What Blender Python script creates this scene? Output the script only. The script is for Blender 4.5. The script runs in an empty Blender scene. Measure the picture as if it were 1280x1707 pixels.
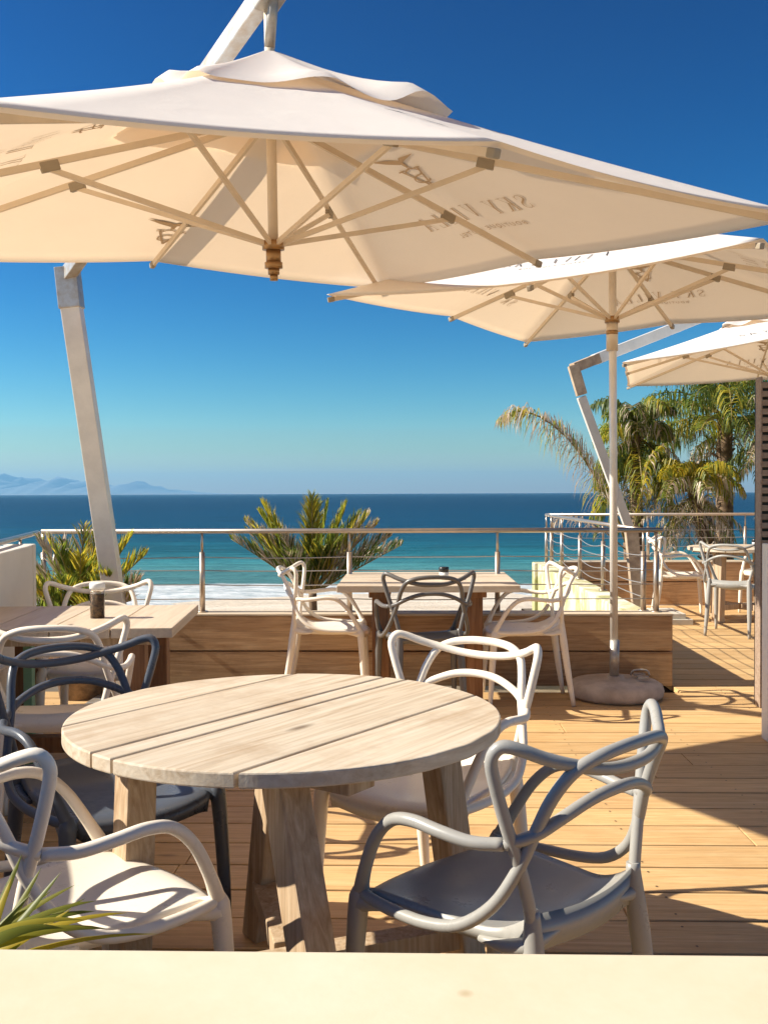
import bpy, bmesh, math, random
from mathutils import Vector, Matrix
R=math.radians
random.seed(7)
scene=bpy.context.scene; COL=scene.collection
# ---------------------------------------------------------------- camera
FPX=1650.0; HC=1.29
yaw=math.atan(45/FPX); pit=math.atan(32/FPX); rol=R(0.22)
f=Vector((-math.sin(yaw)*math.cos(pit),math.cos(yaw)*math.cos(pit),-math.sin(pit)))
r0=Vector((math.cos(yaw),math.sin(yaw),0)); u0=r0.cross(f)
rr=r0*math.cos(rol)-u0*math.sin(rol); uu=u0*math.cos(rol)+r0*math.sin(rol)
cd=bpy.data.cameras.new('camera'); cam=bpy.data.objects.new('camera',cd); COL.objects.link(cam)
m=Matrix.Identity(4)
for i in range(3):
    m[i][0]=rr[i]; m[i][1]=uu[i]; m[i][2]=-f[i]
m[2][3]=HC; cam.matrix_world=m
cd.sensor_fit='VERTICAL'; cd.sensor_height=36; cd.lens=36*FPX/1707; cd.clip_start=.05; cd.clip_end=40000
scene.camera=cam
# ---------------------------------------------------------------- sky, sun, exposure
SUN_EL=R(35.4)
w=bpy.data.worlds.new('World'); scene.world=w; w.use_nodes=True
nt=w.node_tree; bg=nt.nodes['Background']
sky=nt.nodes.new('ShaderNodeTexSky'); sky.sky_type='NISHITA'; sky.sun_disc=False
sky.sun_elevation=SUN_EL; sky.sun_rotation=R(-90); sky.air_density=1.0; sky.dust_density=0.15; sky.ozone_density=3.0; sky.altitude=0
hs=nt.nodes.new('ShaderNodeHueSaturation'); hs.inputs['Hue'].default_value=.485; hs.inputs['Saturation'].default_value=1.45; hs.inputs['Value'].default_value=.43
gm=nt.nodes.new('ShaderNodeGamma'); gm.inputs[1].default_value=1.75
nt.links.new(sky.outputs[0],hs.inputs['Color']); nt.links.new(hs.outputs[0],gm.inputs[0]); nt.links.new(gm.outputs[0],bg.inputs[0])
bg.inputs[1].default_value=0.066
sd=bpy.data.lights.new('sun','SUN'); sd.energy=4.65; sd.angle=R(0.5); sd.color=(1,.93,.80)
so=bpy.data.objects.new('sun',sd); COL.objects.link(so)
S=Vector((-math.cos(SUN_EL),-0.035,math.sin(SUN_EL)))   # towards the sun
so.rotation_euler=S.to_track_quat('Z','Y').to_euler()
vs=scene.view_settings; vs.view_transform='Standard'; vs.look='None'; vs.exposure=0.97; vs.gamma=1
scene.cycles.max_bounces=8; scene.cycles.transparent_max_bounces=12
# ---------------------------------------------------------------- materials
def mat(name):
    M=bpy.data.materials.new(name); M.use_nodes=True
    return M,M.node_tree,M.node_tree.nodes['Principled BSDF']
def N(t,kind,**k):
    n=t.nodes.new('ShaderNode'+kind)
    for a,b in k.items(): setattr(n,a,b)
    return n
def mixc(t,fac,a,b,blend='MIX'):
    n=t.nodes.new('ShaderNodeMix'); n.data_type='RGBA'; n.blend_type=blend
    for i,v in ((0,fac),(6,a),(7,b)):
        if hasattr(v,'default_value') or hasattr(v,'links'): t.links.new(v,n.inputs[i])
        else: n.inputs[i].default_value=(v if i==0 else (*v,1))
    return n.outputs[2]
def ramp(t,src,pts):
    n=t.nodes.new('ShaderNodeValToRGB'); e=n.color_ramp.elements
    while len(e)<len(pts): e.new(.5)
    for el,(p,c) in zip(e,pts):
        el.position=p; el.color=(*c,1) if isinstance(c,tuple) else (c,c,c,1)
    t.links.new(src,n.inputs[0]); return n.outputs[0]
def coords(t,scale=(1,1,1),rot=(0,0,0),kind='Object',loc=(0,0,0)):
    tc=N(t,'TexCoord'); mp=N(t,'Mapping'); mp.inputs['Scale'].default_value=scale; mp.inputs['Rotation'].default_value=rot; mp.inputs['Location'].default_value=loc
    t.links.new(tc.outputs[kind],mp.inputs[0]); return mp.outputs[0]
def noise(t,vec,scale,detail=4,rough=.6,dist=0):
    n=N(t,'TexNoise'); n.inputs['Scale'].default_value=scale; n.inputs['Detail'].default_value=detail; n.inputs['Roughness'].default_value=rough; n.inputs['Distortion'].default_value=dist
    t.links.new(vec,n.inputs['Vector']); return n.outputs[0]
def bump(t,b,src,strength,dist=.01):
    n=N(t,'Bump'); n.inputs['Strength'].default_value=strength; n.inputs['Distance'].default_value=dist
    t.links.new(src,n.inputs['Height']); t.links.new(n.outputs[0],b.inputs['Normal'])
def wood(name,c1,c2,c3,axis='x',island=False,rough=.6,stain=0.0,fine=1.0,kind='Object',rot=(0,0,0),stainc=(.1,.07,.05),islamp=.25,grain=.55):
    M,t,b=mat(name)
    sc={'x':(1.2,22,22),'y':(22,1.2,22),'z':(22,22,1.2)}[axis]
    v=coords(t,tuple(s*fine for s in sc),rot,kind)
    if island:
        g=N(t,'NewGeometry'); ad=N(t,'VectorMath',operation='ADD'); ml=N(t,'VectorMath',operation='SCALE')
        cb=N(t,'CombineXYZ')
        for i in range(3): t.links.new(g.outputs['Random Per Island'],cb.inputs[i])
        t.links.new(cb.outputs[0],ml.inputs[0]); ml.inputs['Scale'].default_value=53.0
        t.links.new(v,ad.inputs[0]); t.links.new(ml.outputs[0],ad.inputs[1]); v=ad.outputs[0]
    n1=noise(t,v,1.6,6,.62,1.4)
    n2=noise(t,v,5.0,4,.7,.5)
    c=ramp(t,n1,[(.30,c1),(.5,c2),(.72,c3)])
    g2=ramp(t,n2,[(.35,.72),(.6,1.0)])
    c=mixc(t,grain,c,g2,'MULTIPLY')
    v2=coords(t,(3,3,3),rot,kind,(3.1,1.7,.4)); n3=noise(t,v2,1.0,5,.7)
    if stain>0:
        s=ramp(t,n3,[(.5,0.),(.75,1.)])
        sm=N(t,'Math',operation='MULTIPLY'); t.links.new(s,sm.inputs[0]); sm.inputs[1].default_value=stain
        c=mixc(t,sm.outputs[0],c,stainc)
    # knots
    kv=coords(t,{'x':(1.3,4.5,4.5),'y':(4.5,1.3,4.5),'z':(4.5,4.5,1.3)}[axis],rot,kind)
    vo=N(t,'TexVoronoi'); vo.inputs['Scale'].default_value=1.1; t.links.new(kv,vo.inputs['Vector'])
    k=ramp(t,vo.outputs['Distance'],[(.03,1.),(.085,0.)])
    c=mixc(t,k,c,tuple(x*.45 for x in c1))
    if island:
        rp=N(t,'MapRange'); rp.inputs[3].default_value=1-islamp; rp.inputs[4].default_value=1+islamp*.5
        t.links.new(g.outputs['Random Per Island'],rp.inputs[0])
        vm=N(t,'VectorMath',operation='SCALE'); t.links.new(c,vm.inputs[0]); t.links.new(rp.outputs[0],vm.inputs['Scale']); c=vm.outputs[0]
    t.links.new(c,b.inputs['Base Color'])
    b.inputs['Roughness'].default_value=rough
    bump(t,b,n2,.25,.004)
    return M
def plain(name,c,rough=.5,metal=0,var=0,vscale=6,spec=.5,bmp=0,bscale=60,c2=None):
    M,t,b=mat(name)
    if var or c2:
        v=coords(t); n=noise(t,v,vscale,5,.65)
        lo=c2 if c2 else tuple(x*(1-var) for x in c)
        t.links.new(ramp(t,n,[(.35,lo),(.62,c)]),b.inputs['Base Color'])
    else: b.inputs['Base Color'].default_value=(*c,1)
    b.inputs['Roughness'].default_value=rough; b.inputs['Metallic'].default_value=metal
    b.inputs['Specular IOR Level'].default_value=spec
    if bmp:
        v=coords(t); bump(t,b,noise(t,v,bscale,4,.6),bmp,.004)
    return M
M={}
M['deck']=wood('deck_pine',(.57,.33,.135),(.71,.45,.20),(.80,.55,.28),'x',True,.55,.25,stainc=(.36,.17,.06),islamp=.16)
M['sleeper']=wood('sleeper_wood',(.38,.21,.095),(.56,.34,.17),(.68,.45,.25),'x',True,.65,.35,stainc=(.10,.045,.018),islamp=.2)
M['table_top']=wood('bleached_tabletop_wood',(.50,.37,.24),(.66,.545,.40),(.74,.645,.51),'x',True,.6,.8,stainc=(.42,.29,.17),islamp=.08,grain=.42,fine=.7)
M['table_top2']=wood('bleached_slat_wood',(.56,.43,.29),(.66,.53,.38),(.70,.59,.44),'y',True,.5,.3,stainc=(.46,.34,.22),islamp=.06,grain=.28,fine=.6)
M['table_leg']=wood('table_leg_wood',(.36,.23,.12),(.52,.37,.23),(.66,.52,.36),'z',False,.6,.4,stainc=(.24,.13,.06))
M['leg_dark']=wood('reddish_leg_wood',(.20,.085,.03),(.30,.14,.055),(.38,.2,.09),'z',False,.6,.3)
M['slat']=wood('weathered_slat_wood',(.24,.16,.11),(.34,.24,.17),(.42,.32,.24),'x',True,.7,.3)
M['charcoal_plastic']=plain('charcoal_plastic',(.14,.128,.118),.34,var=.06,vscale=4)
M['white_plastic']=plain('white_plastic',(.92,.82,.68),.28,var=.03,vscale=3)
M['grey_plastic']=plain('grey_plastic',(.36,.345,.312),.34,var=.06,vscale=4)
M['dark_plastic']=plain('dark_grey_plastic',(.085,.097,.12),.3,var=.06,vscale=4)
M['steel']=plain('brushed_steel',(.56,.46,.37),.34,.8,var=.15,vscale=12)
M['cable']=plain('steel_cable',(.5,.46,.42),.4,.7)
M['alu']=plain('anodised_aluminium',(.82,.77,.69),.4,.2,var=.12,vscale=7)
M['worn']=plain('weathered_timber_sleeve',(.56,.42,.28),.8,c2=(.34,.24,.16),vscale=9)
M['steel_dark']=plain('dull_steel',(.40,.36,.31),.45,.6,var=.3,vscale=14)
M['galv']=plain('galvanised_steel',(.50,.50,.49),.42,.55,c2=(.40,.33,.26),vscale=14)
M['rib']=plain('champagne_rib',(.74,.62,.47),.45,.15,var=.1)
M['ribcap']=plain('rib_joint_plastic',(.33,.27,.19),.5,var=.1)
M['bronze']=plain('bronze_hub',(.42,.24,.10),.35,.6,var=.2,vscale=20)
M['plaster']=plain('white_plaster',(.78,.73,.64),.85,var=.06,vscale=3,bmp=.3,bscale=90)
Mx,t,b=mat('cream_painted_ledge'); M['cream']=Mx
v=coords(t); n=noise(t,v,4,6,.7); c=ramp(t,n,[(.3,(.66,.55,.36)),(.55,(.70,.60,.42)),(.75,(.73,.64,.47))])
vo=N(t,'TexVoronoi'); vo.inputs['Scale'].default_value=9; t.links.new(coords(t,(1,1,.01)),vo.inputs['Vector'])
c=mixc(t,ramp(t,vo.outputs['Distance'],[(.035,.6),(.075,0.)]),c,(.45,.32,.16)); t.links.new(c,b.inputs['Base Color']); b.inputs['Roughness'].default_value=.7; bump(t,b,noise(t,v,60,4,.6),.06,.004)
M['concrete']=plain('stained_concrete',(.62,.52,.43),.9,c2=(.42,.34,.27),vscale=7,bmp=.6,bscale=40)
M['paver']=plain('pale_paver',(.62,.57,.48),.9,var=.15,bmp=.3)
M['ink']=plain('printed_ink',(.055,.06,.065),.7)
M['ink_soft']=plain('ink_showing_through',(.58,.44,.30),.8)
M['black']=plain('black_plastic',(.015,.015,.015),.35)
M['green']=plain('mint_green_paint',(.30,.55,.33),.5,var=.1)
M['paper']=plain('white_label',(.8,.79,.75),.6)
M['spice']=plain('mixed_spice',(.22,.13,.06),.6,c2=(.03,.02,.015),vscale=90)
for k_ in ('white_plastic','grey_plastic','dark_plastic','charcoal_plastic'):
    t=M[k_].node_tree; b=t.nodes['Principled BSDF']; v=coords(t)
    t.links.new(ramp(t,noise(t,v,9,6,.75),[(.35,.24),(.7,.50)]),b.inputs['Roughness'])
    src=b.inputs['Base Color'].links[0].from_socket
    sp_=ramp(t,noise(t,v,38,5,.8),[(.30,.78),(.42,1.)]); c=mixc(t,.45,src,sp_,'MULTIPLY'); t.links.new(c,b.inputs['Base Color'])
    bump(t,b,noise(t,v,220,2,.5),.05,.001)
# stained outer wall
M['stained'],t,b=mat('stained_white_wall')
v=coords(t,(1,1,.7)); n=noise(t,v,2.2,5,.7,.6); n2=noise(t,v,7,4,.6)
c=ramp(t,n,[(.40,(.74,.71,.6)),(.48,(.62,.55,.32)),(.56,(.36,.37,.14)),(.64,(.60,.54,.36))]); c=mixc(t,.25,c,ramp(t,n2,[(.4,.7),(.6,1.)]),'MULTIPLY')
t.links.new(c,b.inputs['Base Color']); b.inputs['Roughness'].default_value=.9
# canvas
def canvas(name,dc,tc,fac):
    Mx=bpy.data.materials.new(name); Mx.use_nodes=True; t=Mx.node_tree; t.nodes.clear()
    o=N(t,'OutputMaterial'); mx=N(t,'MixShader'); d=N(t,'BsdfDiffuse'); tr=N(t,'BsdfTranslucent')
    v=coords(t); n=noise(t,v,2.2,5,.65)
    t.links.new(mixc(t,n,tuple(x*.93 for x in dc),dc),d.inputs[0])
    t.links.new(mixc(t,n,tuple(x*.88 for x in tc),tc),tr.inputs[0])
    bp=N(t,'Bump'); bp.inputs['Strength'].default_value=.25; bp.inputs['Distance'].default_value=.02
    n2=noise(t,coords(t,(1,1,1)),2.6,6,.6,1.2); t.links.new(n2,bp.inputs['Height'])
    t.links.new(bp.outputs[0],d.inputs['Normal'])
    mx.inputs[0].default_value=fac
    t.links.new(d.outputs[0],mx.inputs[1]); t.links.new(tr.outputs[0],mx.inputs[2]); t.links.new(mx.outputs[0],o.inputs[0])
    return Mx
M['canvas']=canvas('umbrella_canvas',(.98,.94,.885),(1.0,.74,.49),.285)
def leafmat(name,c,c2,fac=.48,tc=None):
    Mx=bpy.data.materials.new(name); Mx.use_nodes=True; t=Mx.node_tree; b=t.nodes['Principled BSDF']; o=t.nodes['Material Output']
    g=N(t,'NewGeometry'); cc=mixc(t,g.outputs['Random Per Island'],c,c2)
    t.links.new(cc,b.inputs['Base Color']); b.inputs['Roughness'].default_value=.45
    tr=N(t,'BsdfTranslucent'); sc=N(t,'VectorMath',operation='SCALE'); sc.inputs['Scale'].default_value=1.6; t.links.new(cc,sc.inputs[0]); t.links.new(sc.outputs[0],tr.inputs[0])
    mx=N(t,'MixShader'); mx.inputs[0].default_value=fac
    t.links.new(b.outputs[0],mx.inputs[1]); t.links.new(tr.outputs[0],mx.inputs[2]); t.links.new(mx.outputs[0],o.inputs[0]); return Mx
M['leaf']=leafmat('palm_leaf_green',(.11,.16,.02),(.28,.30,.045))
M['leafy']=leafmat('palm_leaf_yellow',(.50,.38,.03),(.38,.33,.04))
M['leafd']=leafmat('palm_leaf_dry',(.40,.29,.19),(.62,.53,.42),.25)
M['leafdark']=leafmat('palm_leaf_dark',(.05,.08,.014),(.10,.14,.025))
M['rachis']=plain('palm_rachis',(.30,.22,.06),.5,var=.3,vscale=20)
M['bark']=plain('palm_bark',(.26,.17,.10),.9,c2=(.11,.07,.04),vscale=18,bmp=.8,bscale=30)
M['sand']=None
Mx,t,b=mat('beach_sand'); M['sand']=Mx
v=coords(t,(.03,.12,.1)); n=noise(t,v,3,6,.65); v2=coords(t,(.5,.9,.5)); n2=noise(t,v2,2,5,.7)
c=ramp(t,n,[(.35,(.56,.45,.33)),(.55,(.68,.58,.45)),(.7,(.74,.66,.54))]); c=mixc(t,.3,c,ramp(t,n2,[(.3,.75),(.6,1.)]),'MULTIPLY')
t.links.new(c,b.inputs['Base Color']); b.inputs['Roughness'].default_value=.95; bump(t,b,n2,.6,.3)
Mx,t,b=mat('garden_soil'); M['soil']=Mx
v=coords(t); n=noise(t,v,6,5,.7); t.links.new(ramp(t,n,[(.3,(.10,.07,.04)),(.7,(.24,.18,.11))]),b.inputs['Base Color']); b.inputs['Roughness'].default_value=1
# sea: colour follows the depth of the water (distance from the shore)
Mx,t,b=mat('sea_water'); M['sea']=Mx
tc=N(t,'TexCoord'); sp=N(t,'SeparateXYZ'); t.links.new(tc.outputs['Object'],sp.inputs[0])
wob=noise(t,coords(t,(.006,.02,1)),1.0,5,.6)
ma=N(t,'Math',operation='MULTIPLY_ADD'); t.links.new(wob,ma.inputs[0]); ma.inputs[1].default_value=50; t.links.new(sp.outputs[1],ma.inputs[2])
lg=N(t,'Math',operation='LOGARITHM'); t.links.new(ma.outputs[0],lg.inputs[0]); lg.inputs[1].default_value=10
mr=N(t,'MapRange'); mr.inputs[1].default_value=math.log10(110); mr.inputs[2].default_value=math.log10(2500); t.links.new(lg.outputs[0],mr.inputs[0])
SEA_RAMP=[(.0,(.16,.36,.33)),(.06,(.07,.27,.27)),(.11,(.012,.14,.17)),(.19,(.002,.08,.13)),(.30,(.0,.046,.105)),(.6,(.0,.027,.072)),(1.,(.0,.02,.052))]
c=ramp(t,mr.outputs[0],SEA_RAMP)
patch=noise(t,coords(t,(.012,.06,1)),1.0,6,.65,.6)
c=mixc(t,.55,c,ramp(t,patch,[(.38,.42),(.62,1.3)]),'MULTIPLY')
rip=noise(t,coords(t,(.09,.5,1)),1.0,8,.7,.3)
c=mixc(t,.5,c,ramp(t,rip,[(.40,.45),(.62,1.35)]),'MULTIPLY')  # light and dark of the wave slopes put into the colour as streaks
fn=noise(t,coords(t,(.16,.55,1)),1.0,6,.7,.5)
fy=N(t,'MapRange'); fy.inputs[1].default_value=83; fy.inputs[2].default_value=89; fy.inputs[3].default_value=.75; fy.inputs[4].default_value=0; 
wv=noise(t,coords(t,(.05,.02,1)),1.0,3,.5); ma2=N(t,'Math',operation='MULTIPLY_ADD'); t.links.new(wv,ma2.inputs[0]); ma2.inputs[1].default_value=-9; 
ad=N(t,'Math',operation='ADD'); t.links.new(sp.outputs[1],ad.inputs[0]); ad.inputs[1].default_value=4.5; t.links.new(ad.outputs[0],ma2.inputs[2]); t.links.new(ma2.outputs[0],fy.inputs[0])
sm=N(t,'Math',operation='ADD'); t.links.new(fn,sm.inputs[0]); t.links.new(fy.outputs[0],sm.inputs[1])
foam=ramp(t,sm.outputs[0],[(.66,0.),(.80,1.)])
c=mixc(t,foam,c,ramp(t,noise(t,coords(t,(.5,1.1,1)),1.0,6,.75),[(.38,(.46,.52,.50)),(.58,(.86,.85,.82))])); t.links.new(c,b.inputs['Base Color'])
b.inputs['Roughness'].default_value=.3; b.inputs['IOR'].default_value=1.33; b.inputs['Specular IOR Level'].default_value=.10
nb=noise(t,coords(t,(.12,.42,1)),1.0,7,.62,.4); bump(t,b,nb,1.0,1.6)
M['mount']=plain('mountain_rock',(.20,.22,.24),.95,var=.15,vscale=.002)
# ---------------------------------------------------------------- helpers
def tag(o,label=None,cat=None,group=None,kind=None):
    if label: o['label']=label
    if cat: o['category']=cat
    if group: o['group']=group
    if kind: o['kind']=kind
    return o
def empty(name,loc=(0,0,0),rz=0):
    o=bpy.data.objects.new(name,None); o.empty_display_size=.1; o.location=loc; o.rotation_euler=(0,0,rz); COL.objects.link(o); return o
class MB:
    def __init__(s): s.bm=bmesh.new()
    def box(s,x0,y0,z0,x1,y1,z1,bev=0,mi=0,xf=None,smooth=False):
        b=bmesh.new(); vs=[b.verts.new((x,y,z)) for x in (x0,x1) for y in (y0,y1) for z in (z0,z1)]
        for q in ((0,1,3,2),(4,6,7,5),(0,4,5,1),(2,3,7,6),(0,2,6,4),(1,5,7,3)): b.faces.new([vs[i] for i in q])
        bmesh.ops.recalc_face_normals(b,faces=b.faces)
        if bev: bmesh.ops.bevel(b,geom=list(b.edges),offset=bev,segments=2,affect='EDGES',profile=.6)
        s.merge(b,mi,xf,smooth); return s
    def merge(s,b,mi=0,xf=None,smooth=False):
        if xf is not None: bmesh.ops.transform(b,matrix=xf,verts=b.verts)
        mp={v:s.bm.verts.new(v.co) for v in b.verts}
        for fc in b.faces:
            try: nf=s.bm.faces.new([mp[v] for v in fc.verts]); nf.material_index=mi; nf.smooth=smooth
            except ValueError: pass
        b.free()
    def bar(s,a,b_,wd,ht,up=(0,0,1),bev=0,mi=0,ext=0):
        a=Vector(a);b_=Vector(b_); d=(b_-a); L=d.length; d.normalize(); up=Vector(up)
        x=up.cross(d)
        if x.length<1e-4: x=Vector((1,0,0)).cross(d)
        x.normalize(); z=d.cross(x)
        mt=Matrix.Identity(4)
        for i in range(3): mt[i][0]=d[i];mt[i][1]=x[i];mt[i][2]=z[i];mt[i][3]=a[i]
        s.box(-ext,-wd/2,-ht/2,L+ext,wd/2,ht/2,bev,mi,mt); return s
    def tube(s,pts,rad,seg=10,sub=5,closed=False,mi=0,smooth_path=True,cap=True,flat=1.0):
        P=[Vector(p) for p in pts]; n=len(P)
        rd=rad if isinstance(rad,(list,tuple)) else [rad]*n
        if smooth_path and n>2:
            Q=[];Rr=[]
            for i in range(n if closed else n-1):
                p0=P[i-1] if (i>0 or closed) else P[0]*2-P[1]; p1=P[i]; p2=P[(i+1)%n]; p3=P[(i+2)%n] if (i+2<n or closed) else P[-1]*2-P[-2]
                for k in range(sub):
                    u=k/sub
                    Q.append(.5*((2*p1)+(p2-p0)*u+(2*p0-5*p1+4*p2-p3)*u*u+(3*p1-p0-3*p2+p3)*u**3)); Rr.append(rd[i]+(rd[(i+1)%n]-rd[i])*u)
            if not closed: Q.append(P[-1]); Rr.append(rd[-1])
        else: Q=P;Rr=list(rd)
        m_=len(Q); tang=[]
        for i in range(m_):
            a=Q[i-1] if (i>0 or closed) else Q[i]; c=Q[(i+1)%m_] if (i<m_-1 or closed) else Q[i]
            tang.append((c-a).normalized())
        up=Vector((0,0,1)) if abs(tang[0].z)<.9 else Vector((0,1,0))
        nrm=(up-tang[0]*up.dot(tang[0])).normalized(); rings=[]
        for i in range(m_):
            nrm=(nrm-tang[i]*nrm.dot(tang[i])).normalized(); bn=tang[i].cross(nrm)
            rings.append([s.bm.verts.new(Q[i]+(nrm*math.cos(2*math.pi*k/seg)+bn*math.sin(2*math.pi*k/seg)*flat)*Rr[i]) for k in range(seg)])
        for i in range(m_ if closed else m_-1):
            A=rings[i];B=rings[(i+1)%m_]
            for k in range(seg):
                fc=s.bm.faces.new((A[k],A[(k+1)%seg],B[(k+1)%seg],B[k])); fc.smooth=True; fc.material_index=mi
        if cap and not closed:
            fc=s.bm.faces.new(rings[0][::-1]); fc.material_index=mi; fc=s.bm.faces.new(rings[-1]); fc.material_index=mi
        return s
    def lathe(s,prof,c=(0,0,0),seg=32,mi=0,jit=0,smooth=True):
        rings=[]
        ph=[random.uniform(0,6.3) for _ in range(4)]
        for (r,z) in prof:
            rings.append([s.bm.verts.new((c[0]+r*(1+jit*math.sin(3*a+ph[0])*.6+jit*math.sin(7*a+ph[1])*.4)*math.cos(a),c[1]+r*(1+jit*math.sin(2*a+ph[2]))*math.sin(a),c[2]+z)) for a in [2*math.pi*k/seg for k in range(seg)]])
        for A,B in zip(rings,rings[1:]):
            for k in range(seg):
                fc=s.bm.faces.new((A[k],A[(k+1)%seg],B[(k+1)%seg],B[k])); fc.smooth=smooth; fc.material_index=mi
        if prof[0][0]>1e-5: s.bm.faces.new(rings[0][::-1]).material_index=mi
        if prof[-1][0]>1e-5: s.bm.faces.new(rings[-1]).material_index=mi
        return s
    def build(s,name,mats,parent=None,loc=None,rz=None):
        me=bpy.data.meshes.new(name); s.bm.normal_update(); s.bm.to_mesh(me); s.bm.free()
        for q in (mats if isinstance(mats,(list,tuple)) else [mats]): me.materials.append(q)
        o=bpy.data.objects.new(name,me); COL.objects.link(o)
        if parent: o.parent=parent
        if loc: o.location=loc
        if rz is not None: o.rotation_euler=(0,0,rz)
        return o
def copy_tree(o,parent=None):
    c=o.copy(); COL.objects.link(c); c.parent=parent
    for ch in o.children: copy_tree(ch,c)
    return c
# ================================================================ SETTING
# beach: one sheet from far inland to beneath the sea
mb=MB(); xs=[-20000,-6000,-1500,-500,-200]+[x for x in range(-120,121,8)]+[200,500,1500,6000,20000]; ys=[-3000,-300,-60,-20,0,12,20,30]+[y for y in range(36,110,4)]+[130,200,2000,21000]
g=[]
for y in ys:
    row=[]
    for x in xs:
        z=-6.15 if y<44 else -6.15-(y-44)*.0235
        if y>108: z=-7.6
        if 18<y<100: z+=.22*math.sin(x*.05+y*.11)+.16*math.sin(x*.11-y*.07)+random.uniform(-.07,.07)
        if 50<y<64: z+=.22*math.exp(-((y-58)/4)**2)
        row.append(mb.bm.verts.new((x,y,z)))
    g.append(row)
for a,b_ in zip(g,g[1:]):
    for i in range(len(xs)-1): mb.bm.faces.new((a[i],a[i+1],b_[i+1],b_[i])).smooth=True
tag(mb.build('beach',M['sand']),kind='structure')
mb=MB()
ys=[56,90,120,200,400,1000,3000,8000,10500]; xs=[-19000,-9000,-3000,-1000,-300,0,300,1000,3000,9000,19000]
g=[[mb.bm.verts.new((x,y,0)) for x in xs] for y in ys]
for a,b_ in zip(g,g[1:]):
    for i in range(len(xs)-1): mb.bm.faces.new((a[i],a[i+1],b_[i+1],b_[i]))
tag(mb.build('sea',M['sea'],loc=(0,0,-6.71)),kind='structure')
# mountains across the bay
def mountains():
    mb=MB(); D=18000.; k=D/1650.
    prof=[(-700,26),(-600,18),(-480,30),(-380,22),(-260,30),(-170,20),(-90,28),(-40,24),(0,28),(12,33),(22,35),(30,32),(42,34),(52,26),(60,22),(70,27),(80,25),(90,22),(98,30),(106,26),(114,30),(128,24),(140,22),(152,18),(176,16),(196,14),(210,17),(226,26),(236,20),(248,15),(262,8),(280,6),(292,9),(305,5),(330,2),(360,0)]
    rnd=random.Random(3); pts=[]
    for (x0,h0),(x1,h1) in zip(prof,prof[1:]):
        n=max(2,int((x1-x0)/4))
        for i in range(n):
            u=i/n; pts.append((x0+(x1-x0)*u,(h0+(h1-h0)*u)+rnd.uniform(-1.1,1.1)*min(1,h0/10)))
    pts.append(prof[-1]); rows=[]
    L=9
    for j in range(L):
        q=j/(L-1); row=[]
        for (x,h) in pts:
            h=max(h-.5,0); yy=D-2200+4400*q; s=math.sin(math.pi*q)**.8
            jag=1+.18*math.sin(x*.21+q*9)+.12*math.sin(x*.57+q*23)
            jag*=rnd.uniform(.75,1.1)
            if j==L//2: jag=1
            row.append(mb.bm.verts.new(((x-685)*k,yy,-7+h*k*.84*s*jag+ (0 if h<=0 else 6))))
        rows.append(row)
    for a,b_ in zip(rows,rows[1:]):
        for i in range(len(pts)-1): mb.bm.faces.new((a[i],a[i+1],b_[i+1],b_[i])).smooth=True
    tag(mb.build('hills',M['mount']),kind='structure')
    mb=MB(); mb.box((-700-685)*k,D-7600,-7.5,(215-685)*k,D-6500,14)  # pale sand-coloured strip added to imitate the bright sea haze along the horizon
    tag(mb.build('haze_strip',M['sand']),kind='structure')
mountains()
# garden bank between terrace and beach
mb=MB(); pr=[(6.80,-.25),(9.6,-.35),(11.2,-1.2),(16,-4.2),(22,-6.9)]
g=[]
for y,z in pr: g.append([mb.bm.verts.new((x,y,z+(random.uniform(-.04,.04) if y<11 else 0))) for x in [-14+i*.96 for i in range(17)]])
for a,b_ in zip(g,g[1:]):
    for i in range(16): mb.bm.faces.new((a[i],a[i+1],b_[i+1],b_[i])).smooth=True
g=[]
for y,z in [(11.55,-.25),(14.6,-.4),(16.5,-1.6),(20,-4.4),(26,-6.9)]: g.append([mb.bm.verts.new((1.62+i*1.2,y,z+(random.uniform(-.04,.04) if y<15 else 0))) for i in range(16)])
for a,b_ in zip(g,g[1:]):
    for i in range(15): mb.bm.faces.new((a[i],a[i+1],b_[i+1],b_[i])).smooth=True
tag(mb.build('garden_ground',M['soil']),kind='structure')
# deck boards along x
PIT=.2135; mb=MB(); rnd=random.Random(11)
y=3.188-PIT*22
while y<11.2:
    y1=y+PIT
    xl=-4.2 if y<6.3 else 1.72; xr=8.0
    if y+PIT>6.56 and y<6.56: xl=1.73
    x=xl+ (0 if y>=6.3 else 0)
    cuts=[xl]; q=xl+rnd.uniform(1.2,4.2)
    while q<xr: cuts.append(q); q+=rnd.choice((3.0,3.6,4.2))
    cuts.append(xr)
    for a,b_ in zip(cuts,cuts[1:]):
        dz=rnd.uniform(-.0012,.0012)
        mb.box(a+.0015,y+.005,-.034+dz,b_-.0015,y1-.005,dz,.004)
    y=y1
rnd2=random.Random(4); q=3.188-PIT*22
while q<11.2:
    for k in range(int((8.0+4.2)/.6)):
        x=-4.0+k*.6
        if q>6.3 and x<1.8: continue
        for yy in (q+.045,q+PIT-.045):
            xx=x+rnd2.uniform(-.006,.006); yv=yy+rnd2.uniform(-.004,.004)
            fc=mb.bm.faces.new([mb.bm.verts.new((xx+.0045*math.cos(a),yv+.0045*math.sin(a),.0022)) for a in [i*math.pi/3 for i in range(6)]]); fc.material_index=1
    q+=PIT
tag(mb.build('deck',[M['deck'],plain('screw_heads',(.10,.07,.05),.5,.5)]),kind='structure')
mb=MB(); mb.box(-4.3,-1.6,-.30,8.1,6.55,-.045); mb.box(1.70,6.56,-.30,8.1,11.3,-.045)
tag(mb.build('deck_base',plain('dark_joists',(.05,.035,.025),.9)),kind='structure')
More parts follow.
